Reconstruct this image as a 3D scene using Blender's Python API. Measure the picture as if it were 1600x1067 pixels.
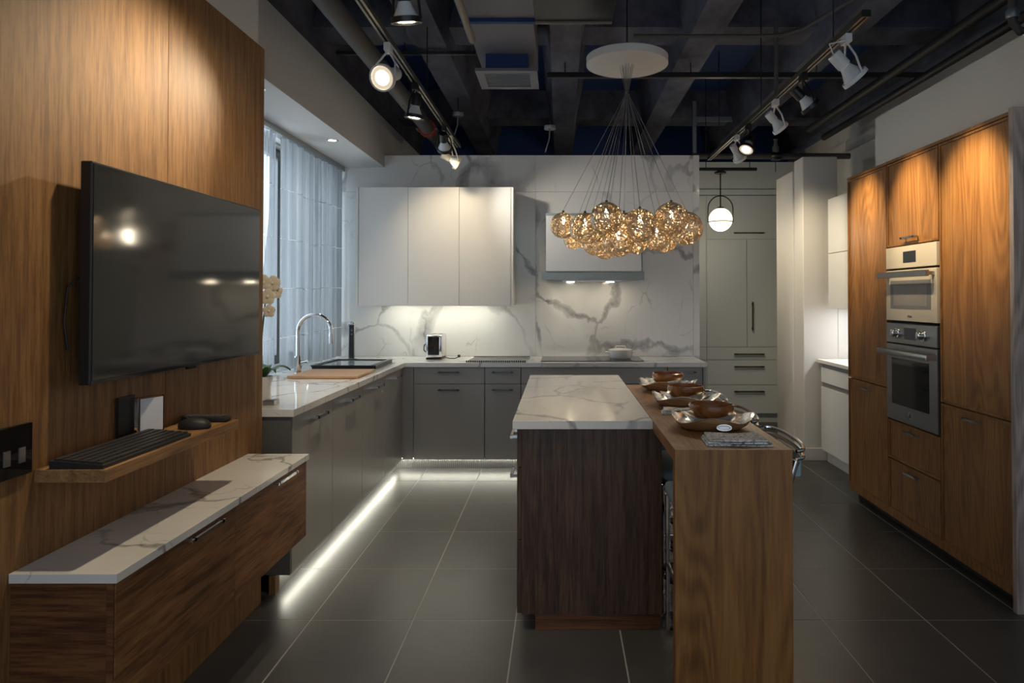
import bpy, bmesh, math, random
from mathutils import Vector, Matrix
random.seed(7)
for o in list(bpy.data.objects): bpy.data.objects.remove(o)
SC = bpy.context.scene; COL = SC.collection
# ------------------------------------------------------------------ camera, world, exposure
F, PX, HZ, H, PIT = 1067.0, 875.0, 464.0, 1.473, 0.015
PY = HZ - F*math.tan(PIT)
cd = bpy.data.cameras.new('camera'); cam = bpy.data.objects.new('camera', cd); COL.objects.link(cam)
cam.location = (0,0,H); cam.rotation_euler = (math.pi/2+PIT,0,0)
cd.sensor_width = 36; cd.lens = 36*F/1600; cd.clip_start = .05
cd.shift_x = -(PX-800)/1600; cd.shift_y = -(533.5-PY)/1600
SC.camera = cam
w = bpy.data.worlds.new('world'); SC.world = w; w.use_nodes = True
w.node_tree.nodes['Background'].inputs[0].default_value = (.80,.90,1,1)
w.node_tree.nodes['Background'].inputs[1].default_value = .5
SC.view_settings.view_transform = 'Standard'; SC.view_settings.look = 'None'
SC.view_settings.gamma = 1; SC.view_settings.use_curve_mapping = False
SC.view_settings.exposure = 0.6
def light(name, kind, loc, to, power, color, **k):
    l = bpy.data.lights.new(name, kind); l.energy = power; l.color = color
    for a, v in k.items(): setattr(l, a, v)
    o = bpy.data.objects.new(name, l); COL.objects.link(o); o.location = loc
    o.rotation_euler = (Vector(to)-Vector(loc)).to_track_quat('-Z','Y').to_euler()
    return o
# daylight arriving at the window behind the curtain
light('window_daylight', 'AREA', (-2.9,5.0,1.9), (-1.9,5.0,1.8), 66, (.72,.86,1), shape='RECTANGLE', size=3.4, size_y=2.4)

# ------------------------------------------------------------------ materials
def mat(name, col=(.5,.5,.5), rough=.5, metal=0, emit=None, es=0, **k):
    m = bpy.data.materials.new(name); m.use_nodes = True
    b = m.node_tree.nodes['Principled BSDF']
    b.inputs['Base Color'].default_value = (*col,1); b.inputs['Roughness'].default_value = rough
    b.inputs['Metallic'].default_value = metal
    if emit: b.inputs['Emission Color'].default_value = (*emit,1); b.inputs['Emission Strength'].default_value = es
    for a, v in k.items(): b.inputs[a.replace('_',' ')].default_value = v
    return m
class NT:
    def __init__(s, m): s.t = m.node_tree; s.b = s.t.nodes['Principled BSDF']
    def n(s, typ, ins=None, **at):
        nd = s.t.nodes.new(typ)
        for a, v in at.items(): setattr(nd, a, v)
        for i, v in (ins or {}).items():
            if hasattr(v, 'is_linked'): s.t.links.new(v, nd.inputs[i])
            else: nd.inputs[i].default_value = v
        return nd
    def math(s, op, a, b=0.0, c=0.0, clamp=False):
        return s.n('ShaderNodeMath', {0:a, 1:b, 2:c}, operation=op, use_clamp=clamp).outputs[0]
    def coords(s, scale, seed=True):
        p = s.n('ShaderNodeNewGeometry').outputs['Position']
        if seed:
            r = s.n('ShaderNodeObjectInfo').outputs['Random']
            off = s.n('ShaderNodeCombineXYZ', {0:s.math('MULTIPLY',r,37.0),1:s.math('MULTIPLY',r,53.0),2:s.math('MULTIPLY',r,19.0)}).outputs[0]
            p = s.n('ShaderNodeVectorMath', {0:p,1:off}, operation='ADD').outputs[0]
        return s.n('ShaderNodeVectorMath', {0:p,1:scale}, operation='MULTIPLY').outputs[0]
    def noise(s, v, scale=1.0, detail=3.0, rough=.5, dist=0.0):
        return s.n('ShaderNodeTexNoise', {'Vector':v,'Scale':scale,'Detail':detail,'Roughness':rough,'Distortion':dist}).outputs[0]
    def ramp(s, f, stops):
        r = s.n('ShaderNodeValToRGB', {0:f}); e = r.color_ramp.elements
        while len(e) < len(stops): e.new(.5)
        for x, (p, c) in zip(e, stops): x.position = p; x.color = (*c,1)
        return r.outputs[0]
    def out(s, sock, name): s.t.links.new(sock, s.b.inputs[name])
def wood(name, dark, mid, lite, axis='z', kind='straight', rough=.42):
    m = mat(name, mid, rough); t = NT(m)
    sl = {'z':(1,1,.06),'y':(1,.06,1),'x':(.06,1,1)}[axis]
    v = t.coords(sl)
    fine = t.noise(v, 95.0 if kind != 'straight' else 150.0, 3.0, .6)
    if kind == 'straight':
        broad = t.noise(v, 42.0, 2.0, .55)
        f = t.math('ADD', t.math('MULTIPLY', fine, .5), t.math('MULTIPLY', broad, .5))
        st = [(.39,dark),(.5,mid),(.61,lite)]
    else:
        g = t.noise(t.coords({'z':(1,1,.14),'y':(1,.14,1),'x':(.14,1,1)}[axis]), 4.6, 1.5, .4)
        ring = t.math('MULTIPLY_ADD', t.math('SINE', t.math('MULTIPLY', g, 120.0)), .5, .5)
        broad = t.noise(v, 9.0, 1.0, .5)
        f = t.math('ADD', t.math('MULTIPLY', ring, .15), t.math('ADD', t.math('MULTIPLY', fine, .45), t.math('MULTIPLY', broad, .40)))
        st = [(.30,dark),(.5,mid),(.68,lite)]
    t.out(t.ramp(f, st), 'Base Color')
    bp = t.n('ShaderNodeBump', {'Strength':.06,'Distance':.002,'Height':fine}); t.out(bp.outputs[0],'Normal')
    return m
def marble(name, rough=.16, vs=1.15, base=(.74,.74,.72), thin=.016, seed=True):
    m = mat(name, base, rough); t = NT(m)
    p = t.coords((1,1,.72), seed)
    wv = t.n('ShaderNodeTexNoise', {'Vector':p,'Scale':1.7,'Detail':5.0,'Roughness':.55})
    wo = t.n('ShaderNodeVectorMath', {0:wv.outputs['Color'],1:(.55,.55,.55)}, operation='MULTIPLY').outputs[0]
    q = t.n('ShaderNodeVectorMath', {0:p,1:wo}, operation='ADD').outputs[0]
    def vein(sc, width, lo, hi):
        e = t.n('ShaderNodeTexVoronoi', {'Vector':q,'Scale':sc}, feature='DISTANCE_TO_EDGE').outputs['Distance']
        wn = t.noise(p, 2.6*sc, 2.0)
        wd = t.math('MULTIPLY', t.math('POWER', wn, 3.0), width*8)
        k = t.math('SUBTRACT', 1.0, t.math('DIVIDE', e, t.math('ADD', wd, .0015)), clamp=True)
        mk = t.n('ShaderNodeMapRange', {0:t.noise(p, 1.3*sc, 2.0),1:lo,2:hi}).outputs[0]
        return t.math('MULTIPLY', t.math('POWER', k, .55), mk)
    a = vein(vs, thin*1.8, .37, .52); b = vein(vs*2.7, thin*.9, .5, .66)
    grain = t.noise(p, 30.0, 4.0, .7)
    f = t.math('ADD', t.math('MULTIPLY', a, t.math('MULTIPLY_ADD', grain, .8, .35)), t.math('MULTIPLY', b, .4), clamp=True)
    cl = t.n('ShaderNodeMapRange', {0:t.noise(q, 1.8, 4.0),1:.45,2:.8,3:0.0,4:.12}).outputs[0]
    f = t.math('ADD', f, cl, clamp=True)
    t.out(t.ramp(f, [(0,base),(1,(.22,.22,.22))]), 'Base Color')
    return m
M = {}
M['walnut_panel'] = wood('walnut_panel', (.145,.068,.022), (.22,.108,.036), (.295,.152,.054), 'z', rough=.55)
M['walnut_rail']  = wood('walnut_rail',  (.11,.047,.017), (.215,.098,.036), (.30,.145,.056), 'y')
M['walnut_tall']  = wood('walnut_tall',  (.145,.058,.014), (.27,.115,.028), (.37,.17,.046), 'z', 'cathedral')
M['walnut_grey']  = wood('walnut_grey',  (.22,.18,.165), (.40,.335,.30), (.55,.47,.42), 'z', 'cathedral')
M['walnut_dark']  = wood('walnut_dark',  (.036,.018,.011), (.072,.037,.022), (.12,.064,.038), 'z')
M['walnut_plinth']= wood('walnut_plinth',(.085,.033,.012), (.15,.058,.022), (.21,.085,.034), 'x')
M['walnut_end']   = wood('walnut_end', (.06,.022,.009), (.12,.048,.018), (.18,.078,.03), 'x')
M['oak_top']      = wood('oak_top', (.20,.09,.03), (.33,.158,.056), (.43,.225,.09), 'y', 'cathedral', .38)
M['oak_leg']      = wood('oak_leg', (.14,.058,.013), (.27,.114,.026), (.36,.17,.045), 'z', 'cathedral')
M['oak_shelf']    = wood('oak_shelf', (.20,.10,.038), (.31,.165,.066), (.40,.22,.095), 'y')
M['bowl_wood']    = wood('bowl_wood', (.13,.042,.012), (.29,.11,.034), (.40,.18,.06), 'x', 'cathedral', .25)
M['tray_wood']    = wood('tray_wood', (.20,.105,.045), (.38,.22,.10), (.52,.33,.17), 'x', 'cathedral', .3)
M['board']        = wood('board', (.33,.19,.095), (.45,.27,.14), (.53,.33,.18), 'x')
M['marble_wall']  = marble('marble_wall', .13, 1.05)
M['marble_top']   = marble('marble_top', .08, 1.9, (.76,.76,.74), .012)
M['white_paint']  = mat('white_paint', (.66,.65,.62), .6)
M['white_cab']    = mat('white_cab', (.74,.73,.70), .35)
M['white_gloss']  = mat('white_gloss', (.76,.77,.76), .08)
M['pantry']       = mat('pantry', (.60,.65,.66), .4)
M['grey_cab']     = mat('grey_cab', (.33,.328,.315), .3)
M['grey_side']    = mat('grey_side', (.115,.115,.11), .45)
M['grey_channel'] = mat('grey_channel', (.26,.26,.25), .4)
M['black']        = mat('black', (.012,.012,.013), .35)
M['black_gloss']  = mat('black_gloss', (.008,.008,.009), .05)
M['screen']       = mat('screen', (.022,.023,.024), .07, Specular_IOR_Level=1.0)
M['gap']          = mat('gap', (.02,.018,.016), .8)
M['chrome']       = mat('chrome', (.75,.75,.76), .09, 1)
M['steel']        = mat('steel', (.42,.42,.42), .32, 1)
M['dark_steel']   = mat('dark_steel', (.15,.15,.15), .3, 1)
M['oven_steel']   = mat('oven_steel', (.33,.34,.35), .36, 1)
M['silver']       = mat('silver', (.86,.87,.88), .24, 1)
M['bronze']       = mat('bronze', (.17,.14,.075), .4, .8)
M['cream']        = mat('cream', (.66,.58,.44), .12)
M['oven_glass']   = mat('oven_glass', (.22,.22,.21), .06); M['oven_inner'] = mat('oven_inner', (.33,.30,.27), .1)
M['dark_glass']   = mat('dark_glass', (.012,.014,.014), .05)
M['display']      = mat('display', (.035,.04,.05), .1)
M['hood_glass']   = mat('hood_glass', (.30,.36,.37), .06)
M['white_plastic']= mat('white_plastic', (.72,.73,.73), .35)
M['cream_plastic']= mat('cream_plastic', (.72,.66,.52), .4)
M['rubber']       = mat('rubber', (.018,.018,.019), .55)
M['key']          = mat('key', (.03,.03,.031), .5)
M['paper']        = mat('paper', (.72,.74,.78), .6)
M['ceramic']      = mat('ceramic', (.72,.72,.69), .12)
M['red']          = mat('red', (.30,.035,.02), .5)
M['pipe']         = mat('pipe', (.075,.073,.07), .6)
M['galv']         = mat('galv', (.28,.31,.34), .45, .6)
M['conduit']      = mat('conduit', (.25,.22,.19), .5, .5)
M['duct']         = mat('duct', (.16,.16,.185), .55)
M['rail_metal']   = mat('rail_metal', (.16,.15,.13), .4, .7)
M['seat_blue']    = mat('seat_blue', (.30,.43,.52), .5)
M['leaf']         = mat('leaf', (.035,.12,.035), .35)
M['petal']        = mat('petal', (.78,.70,.56), .5, Subsurface_Weight=.1)
M['green']        = mat('green', (.02,.10,.06), .4)
M['acrylic']      = mat('acrylic', (.9,.9,.9), .03, Transmission_Weight=1.0, IOR=1.45)
M['glass']        = mat('glass', (.95,.97,.98), .0, Transmission_Weight=1.0, IOR=1.02)
M['gold_wire']    = mat('gold_wire', (.80,.66,.48), .3, 1)
M['lens']         = mat('lens', (1,.9,.7), .3, emit=(1,.86,.62), es=14)
M['lens_soft']    = mat('lens_soft', (1,.9,.7), .3, emit=(1,.84,.62), es=.35)
M['bulb_glass']   = mat('bulb_glass', (.62,.66,.68), .15)
M['bulb']         = mat('bulb', (1,.9,.7), .3, emit=(1,.80,.55), es=45)
M['globe']        = mat('globe', (1,.95,.85), .3, emit=(1,.83,.58), es=1.5)
M['led']          = mat('led', (1,1,.9), .3, emit=(1,.96,.80), es=23)
M['led_cool']     = mat('led_cool', (1,1,1), .3, emit=(.95,.97,1), es=40)
M['led_warm']     = mat('led_warm', (1,1,1), .3, emit=(1,.85,.6), es=40)
def _floor():
    m = mat('floor_tile', (.06,.06,.063), .36); t = NT(m)
    v = t.coords((1,1,1)); a = t.noise(v, 3.0, 5.0, .6); b = t.noise(t.coords((1,8,1)), 14.0, 3.0, .6)
    f = t.math('ADD', t.math('MULTIPLY', a, .6), t.math('MULTIPLY', b, .4))
    t.out(t.ramp(f, [(.3,(.052,.052,.055)),(.7,(.085,.084,.083))]), 'Base Color')
    t.out(t.n('ShaderNodeMapRange', {0:b,3:.24,4:.42}).outputs[0], 'Roughness')
    return m
M['tile'] = _floor(); M['grout'] = mat('grout', (.34,.34,.33), .8)
def _concrete():
    m = mat('ceiling_concrete', (.03,.032,.045), .75); t = NT(m)
    v = t.coords((1,.5,1)); f = t.noise(v, 2.6, 6.0, .65)
    t.out(t.ramp(f, [(.32,(.025,.025,.03)),(.5,(.085,.09,.128)),(.7,(.16,.165,.20))]), 'Base Color')
    return m
M['concrete'] = _concrete()
M['navy'] = mat('navy', (.017,.05,.18), .7)
def _curtain():
    m = bpy.data.materials.new('curtain'); m.use_nodes = True; t = m.node_tree
    t.nodes.remove(t.nodes['Principled BSDF']); o = t.nodes['Material Output']
    d = t.nodes.new('ShaderNodeBsdfDiffuse'); d.inputs[0].default_value = (.30,.30,.29,1)
    tr = t.nodes.new('ShaderNodeBsdfTranslucent'); tr.inputs[0].default_value = (.34,.36,.37,1)
    tp = t.nodes.new('ShaderNodeBsdfTransparent'); tp.inputs[0].default_value = (.9,.92,.95,1)
    g = t.nodes.new('ShaderNodeNewGeometry'); vm = t.nodes.new('ShaderNodeVectorMath'); vm.operation = 'MULTIPLY'; vm.inputs[1].default_value = (1,1,.015)
    nz = t.nodes.new('ShaderNodeTexNoise'); nz.inputs['Scale'].default_value = 42; nz.inputs['Detail'].default_value = 3
    mr = t.nodes.new('ShaderNodeMapRange'); mr.inputs[1].default_value = .46; mr.inputs[2].default_value = .68; mr.inputs[3].default_value = .02; mr.inputs[4].default_value = .45
    m1 = t.nodes.new('ShaderNodeMixShader'); m1.inputs[0].default_value = .5; m2 = t.nodes.new('ShaderNodeMixShader')
    L = t.links.new
    L(g.outputs['Position'], vm.inputs[0]); L(vm.outputs[0], nz.inputs['Vector']); L(nz.outputs[0], mr.inputs[0]); L(mr.outputs[0], m2.inputs[0])
    L(d.outputs[0], m1.inputs[1]); L(tr.outputs[0], m1.inputs[2]); L(m1.outputs[0], m2.inputs[1]); L(tp.outputs[0], m2.inputs[2]); L(m2.outputs[0], o.inputs[0])
    return m
M['curtain'] = _curtain()
M['seam'] = mat('seam', (.75,.78,.8), .6, Transmission_Weight=.0)
def _napkin():
    m = mat('napkin', (.5,.5,.5), .8); t = NT(m)
    f = t.noise(t.coords((1,1,1)), 55.0, 2.0, .6, 1.5)
    t.out(t.ramp(f, [(.36,(.14,.145,.145)),(.45,(.62,.64,.62)),(.56,(.85,.87,.85))]), 'Base Color'); return m
M['napkin'] = _napkin()

# ------------------------------------------------------------------ mesh helpers
ORG = {}
class MB:
    def __init__(s): s.v = []; s.f = []; s.sm = []
    def add(s, vs, fs, smooth=False):
        b = len(s.v); s.v += [tuple(v) for v in vs]; s.f += [tuple(b+i for i in f) for f in fs]; s.sm += [smooth]*len(fs); return s
    def box(s, x0,x1,y0,y1,z0,z1, bev=0, seg=1):
        if bev <= 0:
            vs = [(x,y,z) for z in (z0,z1) for y in (y0,y1) for x in (x0,x1)]
            return s.add(vs, [(0,2,3,1),(4,5,7,6),(0,1,5,4),(2,6,7,3),(0,4,6,2),(1,3,7,5)])
        bm = bmesh.new(); bmesh.ops.create_cube(bm, size=1)
        for v in bm.verts: v.co = ((x0+x1)/2+v.co.x*(x1-x0),(y0+y1)/2+v.co.y*(y1-y0),(z0+z1)/2+v.co.z*(z1-z0))
        bmesh.ops.bevel(bm, geom=bm.edges[:], offset=bev, segments=seg, affect='EDGES', profile=.5)
        bm.verts.index_update()
        s.add([v.co[:] for v in bm.verts], [[v.index for v in f.verts] for f in bm.faces], seg > 1); bm.free(); return s
    def tube(s, pts, r, n=8, closed=False, cap=True):
        pts = [Vector(p) for p in pts]; N = len(pts); rs = r if isinstance(r,(list,tuple)) else [r]*N
        vs = []; up = None
        for i, p in enumerate(pts):
            a = pts[i-1] if (i or closed) else p; b = pts[(i+1)%N] if (i < N-1 or closed) else p
            d = (b-a).normalized()
            if up is None: up = d.orthogonal().normalized()
            up = (up - d*up.dot(d))
            up = up.normalized() if up.length > 1e-6 else d.orthogonal().normalized()
            sd = d.cross(up)
            vs += [p + (up*math.cos(2*math.pi*k/n)+sd*math.sin(2*math.pi*k/n))*rs[i] for k in range(n)]
        fs = [(i*n+k, i*n+(k+1)%n, ((i+1)%N)*n+(k+1)%n, ((i+1)%N)*n+k) for i in range(N if closed else N-1) for k in range(n)]
        s.add(vs, fs, True)
        if cap and not closed: s.add(vs[:n], [tuple(range(n))[::-1]]); s.add(vs[-n:], [tuple(range(n))])
        return s
    def lathe(s, c, prof, n=24, axis=(0,0,1), wave=None):
        c = Vector(c); ax = Vector(axis).normalized(); u = ax.orthogonal().normalized() if abs(ax.z) < .999 else Vector((1,0,0)); w_ = ax.cross(u)
        vs = []
        for j, (r, h) in enumerate(prof):
            for k in range(n):
                a = 2*math.pi*k/n; rr, hh = (r, h) if wave is None else wave(r, h, a)
                vs.append(c + ax*hh + (u*math.cos(a)+w_*math.sin(a))*rr)
        fs = [(j*n+k, j*n+(k+1)%n, (j+1)*n+(k+1)%n, (j+1)*n+k) for j in range(len(prof)-1) for k in range(n)]
        s.add(vs, fs, True); return s
    def disc(s, c, r, axis=(0,0,1), n=24):
        c = Vector(c); ax = Vector(axis).normalized(); u = ax.orthogonal().normalized(); w_ = ax.cross(u)
        return s.add([c+(u*math.cos(2*math.pi*k/n)+w_*math.sin(2*math.pi*k/n))*r for k in range(n)], [tuple(range(n))])
    def cyl(s, a, b, r, n=20): return s.tube([a,b], r, n)
    def sphere(s, c, r, n=20, m=12, sc=(1,1,1)):
        c = Vector(c); vs = []
        for j in range(m+1):
            t = math.pi*j/m
            for k in range(n):
                a = 2*math.pi*k/n; vs.append(c+Vector((r*sc[0]*math.sin(t)*math.cos(a), r*sc[1]*math.sin(t)*math.sin(a), r*sc[2]*math.cos(t))))
        return s.add(vs, [(j*n+k, (j+1)*n+k, (j+1)*n+(k+1)%n, j*n+(k+1)%n) for j in range(m) for k in range(n)], True)
    def prism(s, poly, a, b, axis='y'):
        n = len(poly)
        mk = {'y':lambda p,t:(p[0],t,p[1]), 'x':lambda p,t:(t,p[0],p[1]), 'z':lambda p,t:(p[0],p[1],t)}[axis]
        vs = [mk(p,a) for p in poly]+[mk(p,b) for p in poly]
        return s.add(vs, [tuple(range(n))[::-1], tuple(range(n,2*n))]+[(i,(i+1)%n,n+(i+1)%n,n+i) for i in range(n)])
    def build(s, name, m, parent=None):
        me = bpy.data.meshes.new(name)
        if parent is not None: o0 = ORG[parent]
        else:
            xs, ys, zs = zip(*s.v); o0 = Vector(((min(xs)+max(xs))/2,(min(ys)+max(ys))/2,min(zs)))
        me.from_pydata([tuple(Vector(v)-o0) for v in s.v], [], s.f)
        me.polygons.foreach_set('use_smooth', s.sm)
        bm = bmesh.new(); bm.from_mesh(me); bmesh.ops.recalc_face_normals(bm, faces=bm.faces[:]); bm.to_mesh(me); bm.free()
        if any(s.sm): me.set_sharp_from_angle(angle=math.radians(40))
        me.materials.append(M[m] if isinstance(m,str) else m)
        o = bpy.data.objects.new(name, me); COL.objects.link(o)
        if parent is not None: o.parent = parent
        else: o.location = o0
        ORG[o] = o0; return o
def tag(o, label, cat, group=None, kind=None):
    o['label'] = label
    if cat: o['category'] = cat
    if group: o['group'] = group
    if kind: o['kind'] = kind
    return o
def thing(name, loc, label, cat, group=None):
    o = bpy.data.objects.new(name, None); COL.objects.link(o); o.location = loc; o.empty_display_size = .1
    ORG[o] = Vector(loc); return tag(o, label, cat, group)
def box(name, m, parent, *a, bev=0, seg=1): return MB().box(*a, bev=bev, seg=seg).build(name, m, parent)
def struct(o, label): o['kind'] = 'structure'; o['label'] = label; return o
def copy_part(o, parent, loc):
    c = o.copy(); COL.objects.link(c); c.parent = parent; c.location = loc; return c

# ------------------------------------------------------------------ floor
fl = struct(MB().box(-2.5,3.3,-1.2,9.0,-.06,-.0012).build('floor','grout'), 'dark grey stone tile floor with thin pale joints')
proto = None; TX, TY = .4675, .588
for i in range(-3, 6):
    for j in range(-2, 10):
        x0 = -.2025 + i*TX; y0 = 3.137 + j*TY
        if x0 > 2.9 or y0 > 8.2: continue
        if proto is None:
            g = .0032; mb = MB().box(x0+g, x0+TX-g, y0+g, y0+TY-g, -.0012, 0, bev=.0006)
            proto = mb.build('tile','tile', fl); px0, py0 = x0, y0
        else: copy_part(proto, fl, (x0-px0, y0-py0, 0))
# ------------------------------------------------------------------ ceiling with joists
ce = struct(MB().box(-2.6,3.4,-1.2,9.2,3.72,3.9).build('ceiling','navy'), 'dark navy exposed concrete ceiling with joists')
jp = None
for k in range(-2, 4):
    x = .04+.98*k
    if jp is None:
        jp = MB().prism([(x-.20,3.72),(x+.20,3.72),(x+.11,3.30),(x-.11,3.30)], -1.2, 9.2).build('joist','concrete', ce); jx = x
    else: copy_part(jp, ce, (x-jx,0,0))
for y in (4.9, 7.4): MB().box(-2.6,3.4,y,y+.35,3.42,3.72).build('cross_beam','concrete', ce)
# ------------------------------------------------------------------ walls
wb = struct(MB().box(-2.3,1.30,6.462,6.60,0,2.81).build('wall_back','white_paint'), 'partition wall clad in white veined marble')
Zs = [.914, 2.468, 2.815]; Xs = [-2.12, -.23, 1.258, 1.318]
for a in range(3):
    for b in range(2):
        MB().box(Xs[a]+.0008, Xs[a+1]-.0008, 6.445, 6.4615, Zs[b]+.0008, Zs[b+1]-.0008, bev=.0006).build('marble_slab','marble_wall', wb)
MB().box(1.3005,1.318,6.4625,6.60,0,2.815).build('marble_slab','marble_wall', wb)
wl = struct(MB().box(-2.42,-2.26,3.3,3.75,0,3.4).box(-2.42,-2.26,6.42,9,0,3.4).box(-2.42,-2.26,3.75,6.42,0,.93).box(-2.42,-2.26,3.75,6.42,2.68,3.4).build('wall_left','white_paint'), 'white wall around the big window')
wt = struct(MB().box(-2.26,-1.462,-1.2,3.29,0,3.4).build('wall_left_front','white_paint'), 'white wall carrying the walnut panelling')
for (y0,y1) in ((.9,2.498),(2.502,3.31)): MB().box(-1.46,-1.44,y0,y1,.0,2.68,bev=.001).build('wall_panel','walnut_panel', wt)
MB().box(-2.2,-1.46,3.292,3.31,0,2.68).build('panel_return','walnut_panel', wt)
MB().box(-1.4609,-1.450,2.4982,2.5018,0,2.679).build('joint_strip','gap', wt)
win = struct(MB().box(-2.36,-2.31,3.75,6.42,.93,1.0).box(-2.36,-2.31,3.75,6.42,2.61,2.68).box(-2.36,-2.31,3.75,3.82,1.0,2.61).box(-2.36,-2.31,6.35,6.42,1.0,2.61).build('window_1','dark_steel'), 'large window behind sheer curtains')
for y in (5.63, 6.14): MB().box(-2.36,-2.31,y-.055,y+.055,1.0,2.61).build('mullion','dark_steel', win)
for a, b in ((3.82,5.575),(5.685,6.085),(6.195,6.35)): MB().box(-2.34,-2.334,a,b,1.0,2.61).build('pane','glass', win)
so = struct(MB().box(-2.255,-1.66,3.315,8.4,2.70,3.155).build('trim_1','white_paint'), 'white soffit box above the window')
wr = struct(MB().box(2.95,3.1,-1.2,8.9,0,3.25).build('wall_right','white_paint'), 'white wall behind the tall walnut cabinets')
MB().box(2.935,2.9495,4.9,7.45,2.36,2.95).build('marble_slab','marble_wall', wr)
MB().box(2.90,2.9495,3.4,7.46,2.955,3.05).build('ledge','white_paint', wr)
struct(MB().box(2.20,2.949,-.5,4.75,2.356,2.72).build('trim_2','white_paint'), 'white bulkhead above the tall walnut cabinets')
wp = struct(MB().box(2.205,2.52,6.19,6.42,0,2.75,bev=.006).box(2.19,2.50,6.4205,6.9,0,2.66,bev=.004).box(2.521,2.949,6.192,6.30,0,2.355).build('wall_return','white_paint'), 'white wall return beside the pantry passage')
struct(MB().box(2.195,2.53,6.178,6.1895,0,.11,bev=.003).box(2.192,2.2045,6.178,6.42,0,.11).build('baseboard_return','white_paint'), 'white skirting at foot of the wall return')
struct(MB().box(-2.6,3.4,8.81,8.95,0,3.719).build('wall_far_upper','navy'), 'dark wall far behind the marble partition')
wf = struct(MB().box(.6,3.1,8.62,8.8,0,3.07).build('wall_far','pantry'), 'pale wall above the pantry cupboard')
MB().box(1.4,2.94,8.01,8.619,2.672,3.06).build('pantry_fascia','pantry', wf)
MB().box(1.4,2.94,7.985,8.0095,2.672,2.735,bev=.004).build('moulding','pantry', wf)

# ------------------------------------------------------------------ handles
def bar_handle(parent, c, axis, length, out, m='chrome', r=.006, stand=.028, name='handle'):
    c = Vector(c); o = Vector(out); a = {'x':Vector((1,0,0)),'y':Vector((0,1,0)),'z':Vector((0,0,1))}[axis]
    mb = MB(); p = c+o*stand; n = 1 if axis != 'z' else 1
    e = a*length/2; t = Vector((1,1,1))*r
    def bx(lo, hi):
        mb.box(min(lo.x,hi.x)-r,max(lo.x,hi.x)+r,min(lo.y,hi.y)-r,max(lo.y,hi.y)+r,min(lo.z,hi.z)-r,max(lo.z,hi.z)+r)
    bx(p-e, p+e)
    for sg in (-.88,.88): q = c+e*sg; bx(q+o*r, p+e*sg)
    return mb.build(name, m, parent)
# ------------------------------------------------------------------ tall walnut units on the right
XT = 2.134; T0 = 3.222; TW = .6125
Yt = [T0+TW*k for k in range(4)]
def tall_carcass(root, y0, y1):
    mb = MB().box(XT+.022,2.80,y0+.001,y1-.001,.10,2.352)
    mb.build('carcass','walnut_tall',root)
    box('plinth','gap',root,XT+.07,2.78,y0+.001,y1-.001,0,.0995)
    box('bottom_rail','walnut_tall',root,XT+.004,XT+.0215,y0+.001,y1-.001,.062,.108)
    box('top_rail','walnut_tall',root,XT-.004,XT+.0215,y0+.001,y1-.001,2.336,2.354)
def tall_door(root, y0, y1, z0, z1, hz=None, name='door', hl=.13):
    fr = .012
    d = MB().box(XT+.003,XT+.0215,y0+.005,y1-.005,z0+.003,z1-.003,bev=.001)
    o = d.build(name,'walnut_tall',root)
    mb = MB().box(XT-.004,XT+.0025,y0+.005,y0+.005+fr,z0+.003,z1-.003).box(XT-.004,XT+.0025,y1-.005-fr,y1-.005,z0+.003,z1-.003)
    mb.box(XT-.004,XT+.0025,y0+.005+fr,y1-.005-fr,z0+.003,z0+.003+fr).box(XT-.004,XT+.0025,y0+.005+fr,y1-.005-fr,z1-.003-fr,z1-.003)
    mb.build('edge_frame','walnut_tall',o)
    if hz: bar_handle(o,(XT+.003,(y0+y1)/2,hz),'y',hl,(-1,0,0),'steel')
    return o
for k, lab in ((0,'tall walnut cupboard with two doors nearest the grey end panel'),(2,'tall walnut cupboard with two doors beside the white kitchen cabinets')):
    y0, y1 = Yt[k], Yt[k+1]
    t = thing('tall_cupboard',(2.45,(y0+y1)/2,0),lab,'cupboard','tall walnut cupboards')
    tall_carcass(t,y0,y1); tall_door(t,y0,y1,.885,2.334); tall_door(t,y0,y1,.108,.882,.835)
y0, y1 = Yt[1], Yt[2]
t = thing('oven_housing',(2.45,(y0+y1)/2,0),'walnut oven tower with flap door above and two drawers below','cupboard')
mb = MB().box(XT+.022,2.80,y0+.001,y1-.001,.10,.692).box(XT+.022,2.80,y0+.001,y1-.001,1.79,2.352).box(2.72,2.80,y0+.001,y1-.001,.693,1.789)
mb.build('carcass','walnut_tall',t)
box('plinth','gap',t,XT+.07,2.78,y0+.001,y1-.001,0,.0995)
box('bottom_rail','walnut_tall',t,XT+.004,XT+.0215,y0+.001,y1-.001,.062,.108)
box('top_rail','walnut_tall',t,XT-.004,XT+.0215,y0+.001,y1-.001,2.336,2.354)
tall_door(t,y0,y1,1.793,2.334,1.835,'flap_door',.16)
tall_door(t,y0,y1,.108,.437,.395,'drawer'); tall_door(t,y0,y1,.440,.688,.645,'drawer')
ep = MB().box(XT-.012,2.83,T0-.032,T0-.001,0,2.366,bev=.001).build('end_panel','walnut_grey')
tag(ep,'greyish walnut end panel closing the run of tall cupboards','panel')
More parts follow.
